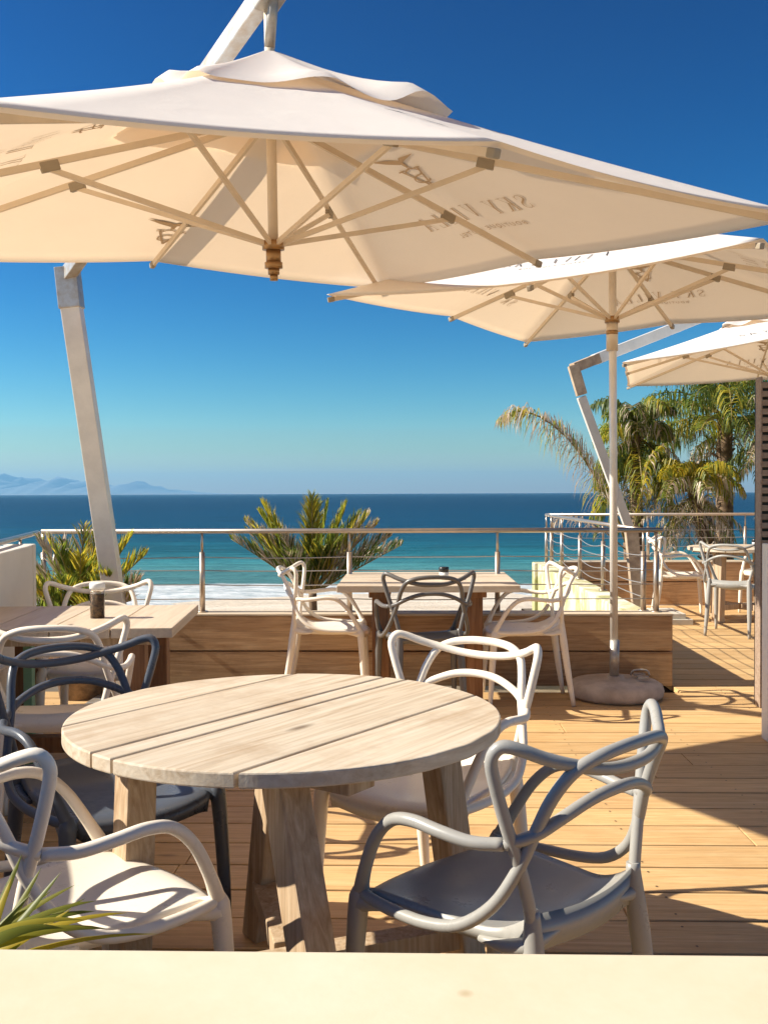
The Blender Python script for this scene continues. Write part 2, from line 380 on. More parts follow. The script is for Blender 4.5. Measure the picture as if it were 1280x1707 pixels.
# low sleeper planters
def planter(name,label,x0,x1,y0,y1,h,joint,bevel=.006,extra=None):
    t_=empty(name,((x0+x1)/2,y0,0)); cx,cy=(x0+x1)/2,y0
    a=MB().box(x0-cx,0,.004,x1-cx,y1-y0,joint-.004,bevel); a.build('sleeper',M['sleeper'],t_)
    a=MB().box(x0-cx,-.002,joint+.004,x1-cx,y1-y0,h-.014,bevel); a.build('sleeper',M['sleeper'],t_)
    a=MB().box(x0-cx-.002,-.008,h-.0135,x1-cx+.004,y1-y0,h,.003); a.build('capping',M['table_top'],t_)
    tag(t_,label,'planter'); return t_
planter('timber_planter','long two-board timber planter under the railing behind the square table',-2.52,1.722,6.569,6.76,.485,.235)
planter('timber_planter','far timber planter behind the round table with grey chair',1.72,8.0,11.304,11.55,.50,.27)
# stained outer wall
tw=tag(MB().box(1.44,6.762,-6.4,1.615,11.30,.478,.01).box(1.40,11.302,-6.4,1.715,11.52,.482,.01).build('stained_wall',M['stained']),'yellow and green stained white wall running back under the side railing','wall')
# plaster wall on the left, running obliquely
a=Vector((-2.16,5.6)); d=Vector((.18,-1)).normalized(); nn=Vector((-1,-.18)).normalized()
mb=MB(); mt=Matrix(((d.x,nn.x,0,a.x),(d.y,nn.y,0,a.y),(0,0,1,0),(0,0,0,1)))
mb.box(0,0,0,5.6,.16,1.0,.012,0,mt); mb.box(-.075,-.004,0,.0,.164,1.003,.01,0,mt)
tag(mb.build('plaster_wall',M['plaster']),'low white plastered wall beside the left slatted table','wall')
# cream ledge next to the camera
led=empty('cream_ledge',(0,.51,0))
MB().box(-1.3,-.55,.86,1.4,.325,.90,.005).build('ledge_top',M['cream'],led)
MB().box(-1.28,-.52,0,1.38,.31,.857).build('ledge_body',M['cream'],led)
tag(led,'broad cream painted ledge across the bottom of the view','ledge')
# right: slatted screen and white wall
sc=empty('slatted_screen',(2.07,5.93,0))
MB().box(.0,.095,.0,1.6,.10,1.95).build('backing',M['black'],sc)
MB().box(0,0,0,.010,.09,1.97,.002).build('post',M['slat'],sc)
MB().box(1.6,0,0,1.66,.09,1.97,.003).build('post',M['leg_dark'],sc)
mb=MB(); z=.03
while z<1.93: mb.box(.0105,.0,z,1.598,.03,z+.034,.002); z+=.052
mb.build('slats',M['slat'],sc)
tag(sc,'tall screen of weathered horizontal slats at the right edge','screen')
tag(MB().box(1.826,5.0,0,3.2,5.209,1.02,.006).build('white_wall',M['plaster']),'low white wall in front of the slatted screen','wall')
# ---- railings
def railing(name,label,pts,posts,z0,z1,cables,cap_end=.05,sag=.012):
    t_=empty(name,(pts[0][0],pts[0][1],z0)); O=Vector((pts[0][0],pts[0][1],z0))
    P=[Vector((x,y,z1))-O for x,y in pts]
    MB().tube([P[0]]+P[1:],.0165,10,smooth_path=False).build('handrail',M['steel'],t_)
    for (x,y) in posts:
        q=Vector((x,y,z0))-O
        mb=MB(); mb.tube([q,q+Vector((0,0,(z1-z0)*.74))],.0185,10,smooth_path=False); mb.tube([q+Vector((0,0,(z1-z0)*.74)),q+Vector((0,0,z1-z0-.012))],.009,8,smooth_path=False)
        mb.tube([q,q+Vector((0,0,.008))],.036,14,smooth_path=False); mb.build('post',M['steel'],t_)
    for cz in cables:
        mb=MB(); L=[]
        for i in range(len(posts)-1):
            a=Vector((*posts[i],cz))-O; b_=Vector((*posts[i+1],cz))-O; s=sag*random.uniform(.2,1.6)
            for k in range(8): u=k/8; L.append(a.lerp(b_,u)-Vector((0,0,s*4*u*(1-u))))
        L.append(Vector((*posts[-1],cz))-O)
        mb.tube(L,.0035,6,smooth_path=False).build('cable',M['cable'],t_)
    tag(t_,label,'railing'); return t_
cz=[.60,.71,.82,.92]
cz=[.575,.672,.768,.86]
railing('railing','steel cable railing along the front planter facing the sea',[(-2.51,6.669),(1.68,6.669)],[(-2.499,6.669),(-1.415,6.669),(-.416,6.669),(.579,6.669),(1.638,6.669)],.485,1.035,cz,sag=.006)
railing('railing','steel cable railing running back along the stained wall',[(1.574,6.70),(1.55,11.43)],[(1.574,6.76),(1.57,8.15),(1.565,9.234),(1.56,10.3),(1.55,11.0),(1.55,11.40)],.482,1.03,cz,sag=.03)
railing('railing','steel cable railing on the far planter in front of the palms',[(1.55,11.46),(8.0,11.46)],[(1.62,11.46),(2.72,11.46),(3.827,11.46),(4.93,11.46),(6.03,11.46)],.50,1.03,cz,sag=.008)
railing('railing','short steel railing going left behind the plastered wall',[(-2.52,6.62),(-2.207,5.25),(-2.0,4.3)],[(-2.33,5.85),(-2.1,4.8)],.10,1.03,cz,sag=.006)
# ================================================================ CHAIRS
E=(.262,-.184,.822)
K1=[(.170,-.205,.455),(.180,-.203,.52),(.201,-.197,.60),(.228,-.188,.68),(.252,-.181,.76),(.263,-.181,.808),(.254,-.196,.833),(.232,-.219,.829),(.196,-.246,.812),(.150,-.276,.796),(.08,-.300,.780)]
K1c=(0,-.306,.775)
K2=[(.226,.205,.450),(.238,.155,.449),(.247,.08,.450),(.251,-.01,.456),(.246,-.09,.476),(.229,-.155,.526),(.206,-.195,.596),(.186,-.222,.67),(.173,-.250,.735),(.150,-.281,.785),(.108,-.304,.808),(.055,-.315,.817)]
K2c=(0,-.318,.819)
K3a=[(.226,.205,.450),(.243,.172,.515),(.258,.125,.592),(.267,.07,.642),(.270,.01,.656),(.266,-.06,.650),(.252,-.125,.643),(.226,-.180,.646)]
K3b=[(.226,-.180,.646),(.190,-.222,.664),(.145,-.248,.690),(.075,-.266,.715)]
K3c=(0,-.272,.722)
mir=lambda L:[(-x,y,z) for x,y,z in L]
def make_chair(mt):
    root=empty('chair')
    RT=.0124
    mb=MB()
    mb.tube(K1+[K1c]+mir(K1)[::-1],RT,12,4); mb.tube(K2+[K2c]+mir(K2)[::-1],RT,12,4); mb.tube(K3b+[K3c]+mir(K3b)[::-1],RT*.97,12,4)
    mb.build('backrest',mt,root)
    for s in (1,-1):
        mb=MB(); mb.tube([(s*x,y,z) for x,y,z in K3a],[.017,.0140,.0132,.0130,.0130,.0130,.0126,.0126],12,5); mb.build('armrest',mt,root)
        mb=MB(); mb.tube([(s*.222,.200,.468),(s*.227,.206,.44),(s*.231,.212,.38),(s*.236,.224,.2),(s*.24,.235,0)],[.013,.0235,.0215,.0185,.0122],14,4); 
        mb.tube([(s*.226,.203,.435),(s*.20,.185,.438),(s*.16,.165,.436)],[.024,.017,.008],10,4); mb.tube([(s*.227,.205,.43),(s*.222,.165,.434),(s*.21,.11,.437)],[.024,.016,.008],10,4)
        mb.build('leg',mt,root)
        mb=MB(); mb.tube([(s*.172,-.203,.515),(s*.173,-.206,.46),(s*.177,-.215,.38),(s*.184,-.24,.2),(s*.192,-.272,0)],[.0138,.0195,.0225,.0195,.0125],14,4)
        mb.tube([(s*.173,-.205,.455),(s*.14,-.205,.455),(s*.10,-.21,.46)],[.017,.013,.006],10,4); mb.tube([(s*.173,-.205,.45),(s*.185,-.15,.436),(s*.19,-.09,.434)],[.018,.014,.006],10,4)
        mb.build('leg',mt,root)
    # seat shell
    mb=MB(); nu,nv=20,22
    def top(u,v):
        hw=.172+.050*(v**.8)
        if v>.86: hw-=.03*((v-.86)/.14)**2
        x=hw*u
        y=-.205+.425*v+.038*(1-u*u)*v**2-.02*(1-u*u)*(1-v)**2
        z=.447-.018*(1-u*u)*math.sin(math.pi*min(1,v*1.05))**.8+.010*u*u+.052*max(0,1-v/.28)**2-.022*max(0,(v-.84)/.16)**2
        return x,y,z
    T=[];B=[]
    for j in range(nv+1):
        v=j/nv; tr_=[];br=[]
        for i in range(nu+1):
            u=-1+2*i/nu; x,y,z=top(u,v); tr_.append(mb.bm.verts.new((x,y,z)))
            th=.018+.014*(abs(u)**6)+.050*max(0,1-v/.16)*(1)+.010*max(0,(v-.9)/.1)
            k=.97
            br.append(mb.bm.verts.new((x*k,y*(.985),z-th-.012*(1-u*u)*math.sin(math.pi*v))))
        T.append(tr_);B.append(br)
    def q(a,b_,c,d_): mb.bm.faces.new((a,b_,c,d_)).smooth=True
    for j in range(nv):
        for i in range(nu):
            q(T[j][i],T[j][i+1],T[j+1][i+1],T[j+1][i]); q(B[j][i],B[j+1][i],B[j+1][i+1],B[j][i+1])
    for j in range(nv): q(T[j][0],T[j+1][0],B[j+1][0],B[j][0]); q(T[j][nu],B[j][nu],B[j+1][nu],T[j+1][nu])
    for i in range(nu): q(T[0][i],B[0][i],B[0][i+1],T[0][i+1]); q(T[nv][i],T[nv][i+1],B[nv][i+1],B[nv][i])
    mb.build('seat',mt,root)
    return root
PROTO={k:make_chair(M[k]) for k in ('white_plastic','grey_plastic','dark_plastic','charcoal_plastic')}
used=set()
def chair(kind,x,y,deg,label,group):
    o=PROTO[kind] if kind not in used else copy_tree(PROTO[kind]); used.add(kind)
    o.location=(x,y,.0); o.rotation_euler=(0,0,R(deg)); tag(o,label,'chair',group); return o
g1='chairs around the front round table'; g2='chairs around the square table'; g3='chairs around the left slatted table'; g4='chairs around the far round table'
chair('grey_plastic',.196,2.09,45.8,'light grey plastic armchair nearest the camera on the right of the round table',g1)
chair('white_plastic',.047,2.883,144.9,'white plastic armchair tucked in behind the front round table',g1)
chair('white_plastic',-.706,2.023,-42.5,'white plastic armchair at the bottom left behind the spiky leaves',g1)
chair('dark_plastic',-.861,2.78,-134.5,'dark slate grey plastic armchair left of the front round table',g1)
chair('charcoal_plastic',.068,5.814,10.3,'charcoal plastic armchair seen from behind at the square table',g2)
chair('white_plastic',-.518,6.226,-89.4,'white plastic armchair at the left side of the square table',g2)
chair('white_plastic',.700,6.158,90.9,'white plastic armchair at the right side of the square table beside the umbrella pole',g2)
chair('white_plastic',-1.347,3.737,13.3,'white plastic armchair in shade on the near side of the left slatted table',g3)
chair('white_plastic',-1.568,4.869,192.2,'white plastic armchair between the left slatted table and the railing',g3)
chair('white_plastic',2.74,10.15,-98.6,'white plastic armchair left of the far round table',g4)
chair('grey_plastic',2.93,9.03,-33,'grey plastic armchair with its back to us at the far round table',g4)
chair('white_plastic',3.80,10.5,118,'white plastic armchair partly hidden by the slatted screen at the far table',g4)
# ================================================================ TABLES
def clip_disc(mb,R_,d0,d1,z0,z1,seg=72,bev=.004,gap=.004):
    # plank = part of a disc between two parallel chords (across local y)
    d0+=gap/2 if d0>-R_ else 0; d1-=gap/2 if d1<R_ else 0
    pts=[]
    y0,y1=max(d0,-R_+1e-4),min(d1,R_-1e-4)
    n=16
    for i in range(n+1): y=y0+(y1-y0)*i/n; pts.append((math.sqrt(max(R_*R_-y*y,0)),y))
    pts+= [(-x,y) for x,y in pts[::-1]]
    b=bmesh.new(); lo=[b.verts.new((x,y,z0)) for x,y in pts]; hi=[b.verts.new((x,y,z1)) for x,y in pts]
    b.faces.new(hi); b.faces.new(lo[::-1]); k=len(pts)
    for i in range(k): b.faces.new((lo[i],lo[(i+1)%k],hi[(i+1)%k],hi[i]))
    bmesh.ops.remove_doubles(b,verts=b.verts,dist=1e-5)
    ed=[e for e in b.edges if abs(e.verts[0].co.z-e.verts[1].co.z)<1e-6]
    bmesh.ops.bevel(b,geom=ed,offset=bev,segments=2,affect='EDGES',profile=.5)
    mb.merge(b)
def round_table(loc,rot,legrot,Rr,gaps,label,legm,H=.74,th=.034,legr=.36,foot=.45,lw=.075,braces=True,legs=None):
    t_=empty('round_table',loc,rot)
    ed=[-Rr]+sorted(gaps)+[Rr]
    mb=MB()
    for a,b_ in zip(ed,ed[1:]): clip_disc(mb,Rr,a,b_,H-th+random.uniform(-.0008,.0008),H+random.uniform(-.0008,.0008),gap=.009)
    mb.build('tabletop',M['table_top'],t_)
    mb=MB()
    for dx in (-.24,.24): mb.box(dx-.045,-math.sqrt(Rr*Rr-.3**2)+.02,H-th-.032,dx+.045,math.sqrt(Rr*Rr-.3**2)-.02,H-th-.002,.004)
    mb.build('batten',M['table_leg'],t_)
    ends=[]
    for k in range(4):
        a=legrot-rot+k*math.pi/2; c,s=math.cos(a),math.sin(a)
        if legs:
            (tx,ty),(fx,fy)=legs[k]; cr_,sr_=math.cos(-rot),math.sin(-rot)
            A_=(tx*cr_-ty*sr_,tx*sr_+ty*cr_,H-th-.034); B_=(fx*cr_-fy*sr_,fx*sr_+fy*cr_,0)
        else: A_=(c*legr,s*legr,H-th-.034); B_=(c*foot,s*foot,0)
        ends.append(Vector(A_).lerp(Vector(B_),.78))
        mb=MB(); mb.bar(A_,B_,lw,lw,up=(math.cos(R(42)-rot),math.sin(R(42)-rot),0),bev=.006); mb.build('leg',legm,t_)
    if braces:
        for k in range(2):
            mb=MB(); p_,q_=ends[k],ends[k+2]; mid=p_.lerp(q_,.5); dd=(q_-p_).normalized()
            if k==0: mb.bar(p_,q_,.07,.055,bev=.004)
            else:
                mb.bar(p_,mid-dd*.037,.07,.055,bev=.004); mb.bar(mid+dd*.037,q_,.07,.055,bev=.004)
            mb.build('stretcher',M['leg_dark'] if legm!=M['table_leg'] else legm,t_)
    tag(t_,label,'table'); return t_
round_table((-.315,2.465,0),R(55.5),R(7),.535,[.334,.08,.005,-.277],'round bleached plank table in the foreground with splayed legs',M['table_leg'],legs=[((.38,.055),(.465,.10)),((-.06,.33),(-.13,.385)),((-.345,-.115),(-.33,-.27)),((.045,-.375),(.175,-.54))])
round_table((3.27,9.95,0),R(20),R(30),.50,[-.3,-.1,.1,.3],'far round wooden table with rounded legs behind the grey chair',M['table_leg'],legr=.27,foot=.30,lw=.09)
# square table
t_=empty('square_table',(.10,6.33,0),R(0))
mb=MB()
for i in range(5): mb.box(-.54,-.51+i*.204+.002,.702,.54,-.51+(i+1)*.204-.002,.742,.004)
mb.build('tabletop',M['table_top'],t_)
for sx in (-.29,.285):
    mb=MB(); mb.box(sx-.05,-.30,0,sx+.05,-.20,.66,.005); mb.box(sx-.05,.10,0,sx+.05,.19,.66,.005); mb.build('leg',M['leg_dark'],t_)
    MB().box(sx-.065,-.42,.661,sx+.065,.42,.70,.005).build('crosspiece',M['leg_dark'],t_)
tag(t_,'square bleached wooden table with a black-lidded pot by the front railing','table')
# left slatted table
t_=empty('slatted_table',(-.973,4.014,0),R(5))
mb=MB(); xw=[0,-.255,-.50,-.745,-.99,-1.235]
for i in range(5): mb.box(xw[i+1]+.0025,0,.70,xw[i]-.0025,.84,.742,.004)
mb.build('tabletop',M['table_top2'],t_)
for (x0,y0) in ((-.22,.08),(-.22,.66),(-.84,.08),(-.84,.66)):
    MB().box(x0,y0,0,x0+.09,y0+.09,.66,.005).build('leg',M['leg_dark'],t_)
mb=MB(); mb.box(-1.1,.07,.661,-.1,.17,.698,.004); mb.box(-1.1,.66,.661,-.1,.76,.698,.004); mb.build('crosspiece',M['table_leg'],t_)
MB().box(-.75,.33,.15,-.22,.40,.22,.004).build('stretcher',M['leg_dark'],t_)
tag(t_,'wide plank table at the left with a spice jar on it','table')
# jars
j=empty('spice_jar',(-1.385,4.33,.7425))
mb=MB(); mb.lathe([(.0,.002),(.028,.002),(.028,.105),(.0,.105)],seg=20); mb.build('spices',M['spice'],j)
gm_,t,b=mat('clear_glass'); b.inputs['Roughness'].default_value=.05; b.inputs['Transmission Weight'].default_value=1; b.inputs['IOR'].default_value=1.2; M['glass']=gm_
mb=MB(); mb.lathe([(.031,0),(.032,.11),(.030,.125)],seg=20); mb.build('glass',M['glass'],j)
mb=MB(); mb.lathe([(.031,.127),(.034,.130),(.034,.150),(.030,.155),(.010,.157),(0,.157)],seg=20); mb.build('lid',M['paper'],j)
tag(j,'tall glass spice jar with a white lid on the left slatted table','jar')
for (x,y,z,lb) in ((.205,6.22,.742,'small black-lidded glass pot on the square table'),(3.37,9.80,.742,'small black-lidded pot on the far round table')):
    j=empty('lidded_pot',(x,y,z)); MB().lathe([(0,.0),(.026,.0),(.029,.05),(.0,.05)],seg=18).build('pot',M['paper'],j)
    MB().lathe([(.031,.051),(.032,.078),(.026,.082),(.0,.082)],seg=18).build('lid',M['black'],j); tag(j,lb,'pot')
tag(MB().box(-1.74,4.38,0,-1.70,4.42,.655,.003).build('painted_post',M['green']),'mint green painted post standing under the left slatted table','post')
# umbrella weights
b_=empty('umbrella_base',(1.285,6.262,0)); MB().lathe([(0,.0),(.27,.0),(.294,.02),(.298,.05),(.288,.082),(.262,.098),(.18,.108),(.06,.112),(.05,.135),(0,.135)],seg=48,jit=.005).build('weight',M['concrete'],b_)
MB().tube([(-.013,-.02,.135),(-.01,-.02,.36)],.030,16,smooth_path=False).build('sleeve',M['galv'],b_)
mb=MB()
for s in (-1,1): mb.box(.12,-.02+s*.05-.02,.125,.19,-.02+s*.05+.02,.142,.004)
mb.tube([(.10,.03,.128),(.12,.03,.16),(.2,.03,.16),(.22,.03,.128)],.006,8,3); mb.build('handle',M['galv'],b_)
tag(b_,'round concrete umbrella base at the foot of the pole beside the planter','umbrella base')
tag(MB().box(2.02,9.62,0,2.40,10.2,.055,.006).box(2.405,9.62,0,2.72,10.2,.055,.006).box(2.05,9.66,.057,2.38,10.16,.105,.006).box(2.40,9.66,.057,2.66,10.16,.105,.006).build('paver_stack',M['paver']),'stack of pale concrete paving slabs at the foot of the far umbrella mast','pavers')
# ================================================================ UMBRELLAS
def text_mesh(s,size,thin=0):
    cu=bpy.data.curves.new('t','FONT'); cu.body=s; cu.size=size; cu.align_x='CENTER'; cu.align_y='CENTER'; cu.space_character=1.45; cu.offset=thin; cu.resolution_u=2
    o=bpy.data.objects.new('t',cu); COL.objects.link(o); bpy.context.view_layer.update()
    me=o.to_mesh(); V=[v.co.copy() for v in me.vertices]; Fc=[tuple(p.vertices) for p in me.polygons]; o.to_mesh_clear()
    bpy.data.objects.remove(o); bpy.data.curves.remove(cu); return V,Fc
def emblem(size):
    # a spread-winged bird over an interlaced monogram
    V=[];Fc=[]
    def poly(pts):
        i=len(V); V.extend(Vector((x*size,y*size,0)) for x,y in pts); Fc.append(tuple(range(i,i+len(pts))))
    def stroke(pts,w):
        for (x0,y0),(x1,y1) in zip(pts,pts[1:]):
            dx,dy=x1-x0,y1-y0; l=math.hypot(dx,dy) or 1; nx,ny=-dy/l*w/2,dx/l*w/2
            poly([(x0+nx,y0+ny),(x0-nx,y0-ny),(x1-nx,y1-ny),(x1+nx,y1+ny)])
    poly([(-.75,.62),(-.3,.50),(-.05,.42),(0,.5),(-.1,.58),(-.4,.60)]); poly([(0,.5),(-.05,.42),(.1,.38),(.45,.55),(.85,.78),(.4,.66),(.12,.56)])
    poly([(-.08,.44),(.08,.42),(.02,.2),(-.06,.28)])
    stroke([(-.32,.2),(0,-.5),(.32,.2)],.055)
    S_=[(.26*math.cos(a),.13+.13*math.sin(a)-.06) for a in [math.radians(d) for d in range(20,271,25)]]+[(.26*math.cos(a),-.19+.13*math.sin(a)) for a in [math.radians(d) for d in range(90,-161,-25)]]
    stroke(S_,.045)
    stroke([(-.42,.2),(-.2,.2)],.04); stroke([(.2,.2),(.42,.2)],.04)
    return V,Fc
def serif_name(size):
    V=[];Fc=[]; x=0
    TK,TN,SF=.095,.032,.03
    def st(pts,w,ox):
        for k in range(len(pts)-1):
            (x0,y0),(x1,y1)=pts[k],pts[k+1]; w0=w[k] if isinstance(w,list) else w; w1=w[k+1] if isinstance(w,list) else w
            dx,dy=x1-x0,y1-y0; l=math.hypot(dx,dy) or 1; nx,ny=-dy/l/2,dx/l/2; i=len(V)
            V.extend(Vector(((px+ox)*size,py*size,0)) for px,py in ((x0+nx*w0,y0+ny*w0),(x0-nx*w0,y0-ny*w0),(x1-nx*w1,y1-ny*w1),(x1+nx*w1,y1+ny*w1))); Fc.append((i,i+1,i+2,i+3))
    def sf(cx,y,w,ox): st([(cx-w/2,y),(cx+w/2,y)],SF,ox)
    G_={}
    aa=lambda cx,cy,rx,ry,d0,d1,n=9:[(cx+rx*math.cos(R(d0+(d1-d0)*i/n)),cy+ry*math.sin(R(d0+(d1-d0)*i/n))) for i in range(n+1)]
    for ch in 'SKY VILLA':
        if ch=='S':
            p=aa(.27,.745,.21,.235,15,200)+aa(.27,.255,.23,.235,60,-165)[0:]
            n=len(p); w_=[TN+(TK-TN)*math.exp(-((i/(n-1)-.5)/.16)**2) for i in range(n)]; st(p,w_,x); st([(.475,.68),(.475,.96)],SF,x); st([(.05,.04),(.05,.32)],SF,x); adv=.55
        elif ch=='K':
            st([(.14,0),(.14,1)],TK,x); st([(.62,1),(.17,.42)],TN,x); st([(.30,.58),(.62,0)],TK,x)
            for q in ((.14,0,.28),(.14,1,.28),(.62,0,.28),(.60,1,.26)): sf(q[0],q[1],q[2],x)
            adv=.76
        elif ch=='Y':
            st([(.10,1),(.35,.45)],TK,x); st([(.62,1),(.37,.45)],TN,x); st([(.36,.48),(.36,0)],TK,x)
            for q in ((.10,1,.28),(.62,1,.24),(.36,0,.30)): sf(q[0],q[1],q[2],x)
            adv=.74
        elif ch=='V':
            st([(.10,1),(.37,0)],TK,x); st([(.62,1),(.39,0)],TN,x); sf(.10,1,.28,x); sf(.62,1,.24,x); adv=.74
        elif ch=='I': st([(.14,0),(.14,1)],TK,x); sf(.14,0,.28,x); sf(.14,1,.28,x); adv=.30
        elif ch=='L': st([(.14,0),(.14,1)],TK,x); sf(.14,1,.28,x); st([(.02,.0),(.52,.0)],SF,x); st([(.52,0),(.52,.25)],SF,x); adv=.57
        elif ch=='A': st([(.36,1),(.62,0)],TK,x); st([(.33,1),(.10,0)],TN,x); st([(.19,.34),(.52,.34)],SF,x); sf(.10,0,.22,x); sf(.62,0,.28,x); adv=.74
        else: adv=.25
        x+=adv+.36
    for v in V: v.x-=x*size/2; v.y-=.5*size
    return V,Fc
TXT={'name':serif_name(.098),'sub':text_mesh('BOUTIQUE HOTEL',.044,0),'emb':emblem(.19)}
TR=.6
def umbrella(name,label,hub,n,th,a,ha,sc,sm,Ls,fab,midlift,joint_scale=1,pole_len=.35,sides=None,vent=.36,seed=1,vlift=.15,rs={}):
    rnd=random.Random(seed)
    root=empty(name,hub)
    n=Vector(n).normalized(); e1=Vector((0,1,0)).cross(n).normalized(); e2=n.cross(e1)
    def W(x,y,z): return e1*x+e2*y+n*z
    def rp(k,r,z): t=th+k*math.pi/4; return W(r*math.cos(t),r*math.sin(t),z)
    s_=lambda k: sc if k%2==0 else sm
    rimr=lambda k: a*(math.sqrt(2) if k%2==0 else 1)*rs.get(k,1)
    zrim=lambda k: ha-s_(k)*rimr(k)+midlift.get(k,0)+.012
    # fabric height above the umbrella plane at rib k, fraction s
    def fz(k,s): return fab+(zrim(k)-fab)*s+(-.02*math.sin(math.pi*s))
    def fabric(x,y,off=0):
        ang=(math.atan2(y,x)-th)%(2*math.pi); k=int(ang/(math.pi/4))%8; k2=(k+1)%8
        A=(rimr(k)*math.cos(th+k*math.pi/4),rimr(k)*math.sin(th+k*math.pi/4)); B=(rimr(k2)*math.cos(th+(k+1)*math.pi/4),rimr(k2)*math.sin(th+(k+1)*math.pi/4))
        dt=A[0]*B[1]-A[1]*B[0]; b1=(x*B[1]-y*B[0])/dt; b2=(A[0]*y-A[1]*x)/dt
        s=b1+b2; t=b2/s if s>1e-6 else 0
        z=fz(k,s)*(1-t)+fz(k2,s)*t-.035*a*s*4*t*(1-t)*.5
        return W(x,y,z+off)
    mb=MB(); NS,NT=16,10; ring=[]
    for i in range(NS+1):
        s=.03+.97*i/NS; row=[]
        for k in range(8):
            for j in range(NT):
                t=j/NT; A=rimr(k);B=rimr((k+1)%8)
                ta=th+k*math.pi/4; tb=ta+math.pi/4
                x=(A*math.cos(ta)*(1-t)+B*math.cos(tb)*t); y=(A*math.sin(ta)*(1-t)+B*math.sin(tb)*t)
                ss=s*(1-.012*4*t*(1-t)*s)
                p=fabric(x*ss,y*ss)
                wr=.0025*math.sin(6*t*math.pi+k*2.1+s*3)*(1-s)*4*t*(1-t)+.0035*math.cos(31*t+k*3)*math.exp(-((min(t,1-t))/.12)**2)*s*(1-s)*3
                row.append(mb.bm.verts.new(p+n*wr))
        ring.append(row)
    m_=8*NT
    for A,B in zip(ring,ring[1:]):
        for k in range(m_): mb.bm.faces.new((A[k],A[(k+1)%m_],B[(k+1)%m_],B[k])).smooth=True
    # hem folded under
    hem=[mb.bm.verts.new(v.co*.985-n*.006) for v in ring[-1]]; hem2=[mb.bm.verts.new(v.co*.97-n*.010) for v in ring[-1]]
    for k in range(m_): mb.bm.faces.new((ring[-1][k],ring[-1][(k+1)%m_],hem[(k+1)%m_],hem[k])).smooth=False
    can=mb.build('canopy',M['canvas'],root)
    # vent cap: a smaller ruffled canopy standing clear of the main one
    mb=MB(); rows=[]; av=a*vent; NV=10; NT=18; m_=8*NT
    for i in range(NV+1):
        s=.06+.94*i/NV; row=[]
        for k in range(8):
            for j in range(NT):
                t=j/NT; A=av*(math.sqrt(2) if k%2==0 else 1); B=av*(math.sqrt(2) if (k+1)%2==0 else 1)
                ta=th+k*math.pi/4; tb=ta+math.pi/4
                x=(A*math.cos(ta)*(1-t)+B*math.cos(tb)*t)*s; y=(A*math.sin(ta)*(1-t)+B*math.sin(tb)*t)*s
                base=fabric(x,y)
                q=(k+t)
                bumps=sum(h_*math.exp(-(((q-c_+4)%8-4)/w_)**2) for c_,h_,w_ in ((4.05,.06,.16),(4.55,.055,.15),(5.25,.11,.22),(5.8,.05,.2),(6.9,.055,.3),(7.75,.11,.22),(.4,.05,.2),(2.0,.05,.3),(3.2,.05,.2)))
                lift=.055*(1-s)+vlift/.15*bumps*s**2.5+.012*s
                if i==NV: lift*=.72
                row.append(mb.bm.verts.new(base+n*(max(lift,.012))))
        rows.append(row)
    for A,B in zip(rows,rows[1:]):
        for k in range(m_): mb.bm.faces.new((A[k],A[(k+1)%m_],B[(k+1)%m_],B[k])).smooth=True
    mb.build('vent',M['canvas'],can)
    # frame
    def jt(k):
        s=s_(k)*joint_scale; A=1+s*s; B=-2*ha*s; Cc=ha*ha-Ls*Ls
        r=(-B+math.sqrt(B*B-4*A*Cc))/(2*A); return r
    for k in range(8):
        r=rimr(k); p0=rp(k,.03,ha-s_(k)*.03); p1=rp(k,r-.02,zrim(k)-.03)
        mb=MB(); mb.bar(p0,p1,.016,.026,up=n,bev=.002); rb=mb.build('rib',M['rib'],root)
        rj=jt(k); q=p0.lerp(p1,(rj-.03)/(r-.05)); d=(p1-p0).normalized()
        MB().bar(q-d*.035-n*.012,q+d*.035-n*.012,.024,.038,up=n,bev=.004).build('joint_cap',M['ribcap'],rb)
        MB().bar(p1-d*.03,p1+d*.012,.026,.03,up=n,bev=.006).build('end_cap',M['ribcap'],rb)
        mb=MB(); mb.bar(rp(k,.035,0.0),q-n*.022,.014,.021,up=n,bev=.002); mb.build('strut',M['rib'],root)
    mb=MB(); 
    def cyl(z0,z1,r,seg=18): mb.tube([W(0,0,z0),W(0,0,z1)],r,seg,smooth_path=False)
    cyl(-.025,.012,.046); cyl(-.075,-.024,.031); cyl(-.10,-.075,.037)
    mb.build('hub',M['bronze'],root)
    MB().tube([W(0,0,ha-.04),W(0,0,ha+.03)],.045,18,smooth_path=False).build('top_collar',M['rib'],root)
    # printed lettering on the fabric (outside, and showing through underneath)
    for (k,wn,wt,ws,shift) in sides:
        tt=th+k*math.pi/4; o=(math.cos(tt),math.sin(tt)); rt=(-o[1],o[0])
        for off,mm in ((.004,'ink'),(-.006,'ink_soft')):
            for key,wr,nm in (('emb',wn,'emblem'),('name',wt,'lettering'),('sub',ws,'lettering')):
                if wr is None: continue
                mb=MB()
                V,Fc=TXT[key]; sc_=a/1.477; vs=[]
                for v in V:
                    px=o[0]*(wr*sc_-v.y*sc_)+rt[0]*(v.x*sc_+shift); py=o[1]*(wr*sc_-v.y*sc_)+rt[1]*(v.x*sc_+shift)
                    vs.append(mb.bm.verts.new(fabric(px,py,off)))
                for fc in Fc:
                    try: mb.bm.faces.new([vs[i] for i in fc])
                    except ValueError: pass
                mb.build(nm,M[mm],can)
    return root,W,n
T1=(.001,-.103,1)
ALLS=[(1,.72,1.02,1.16,0),(3,1.2,None,None,0),(5,.72,1.0,1.12,0),(7,1.0,None,None,.12)]
u1,W1,n1=umbrella('cantilever_umbrella','', (-.569,4.13,2.328),T1,-.189,1.477,.506,.236,.298,.931,.72,{7:.03,3:.02,1:-.04,5:0,6:-.02},sides=ALLS,seed=2)
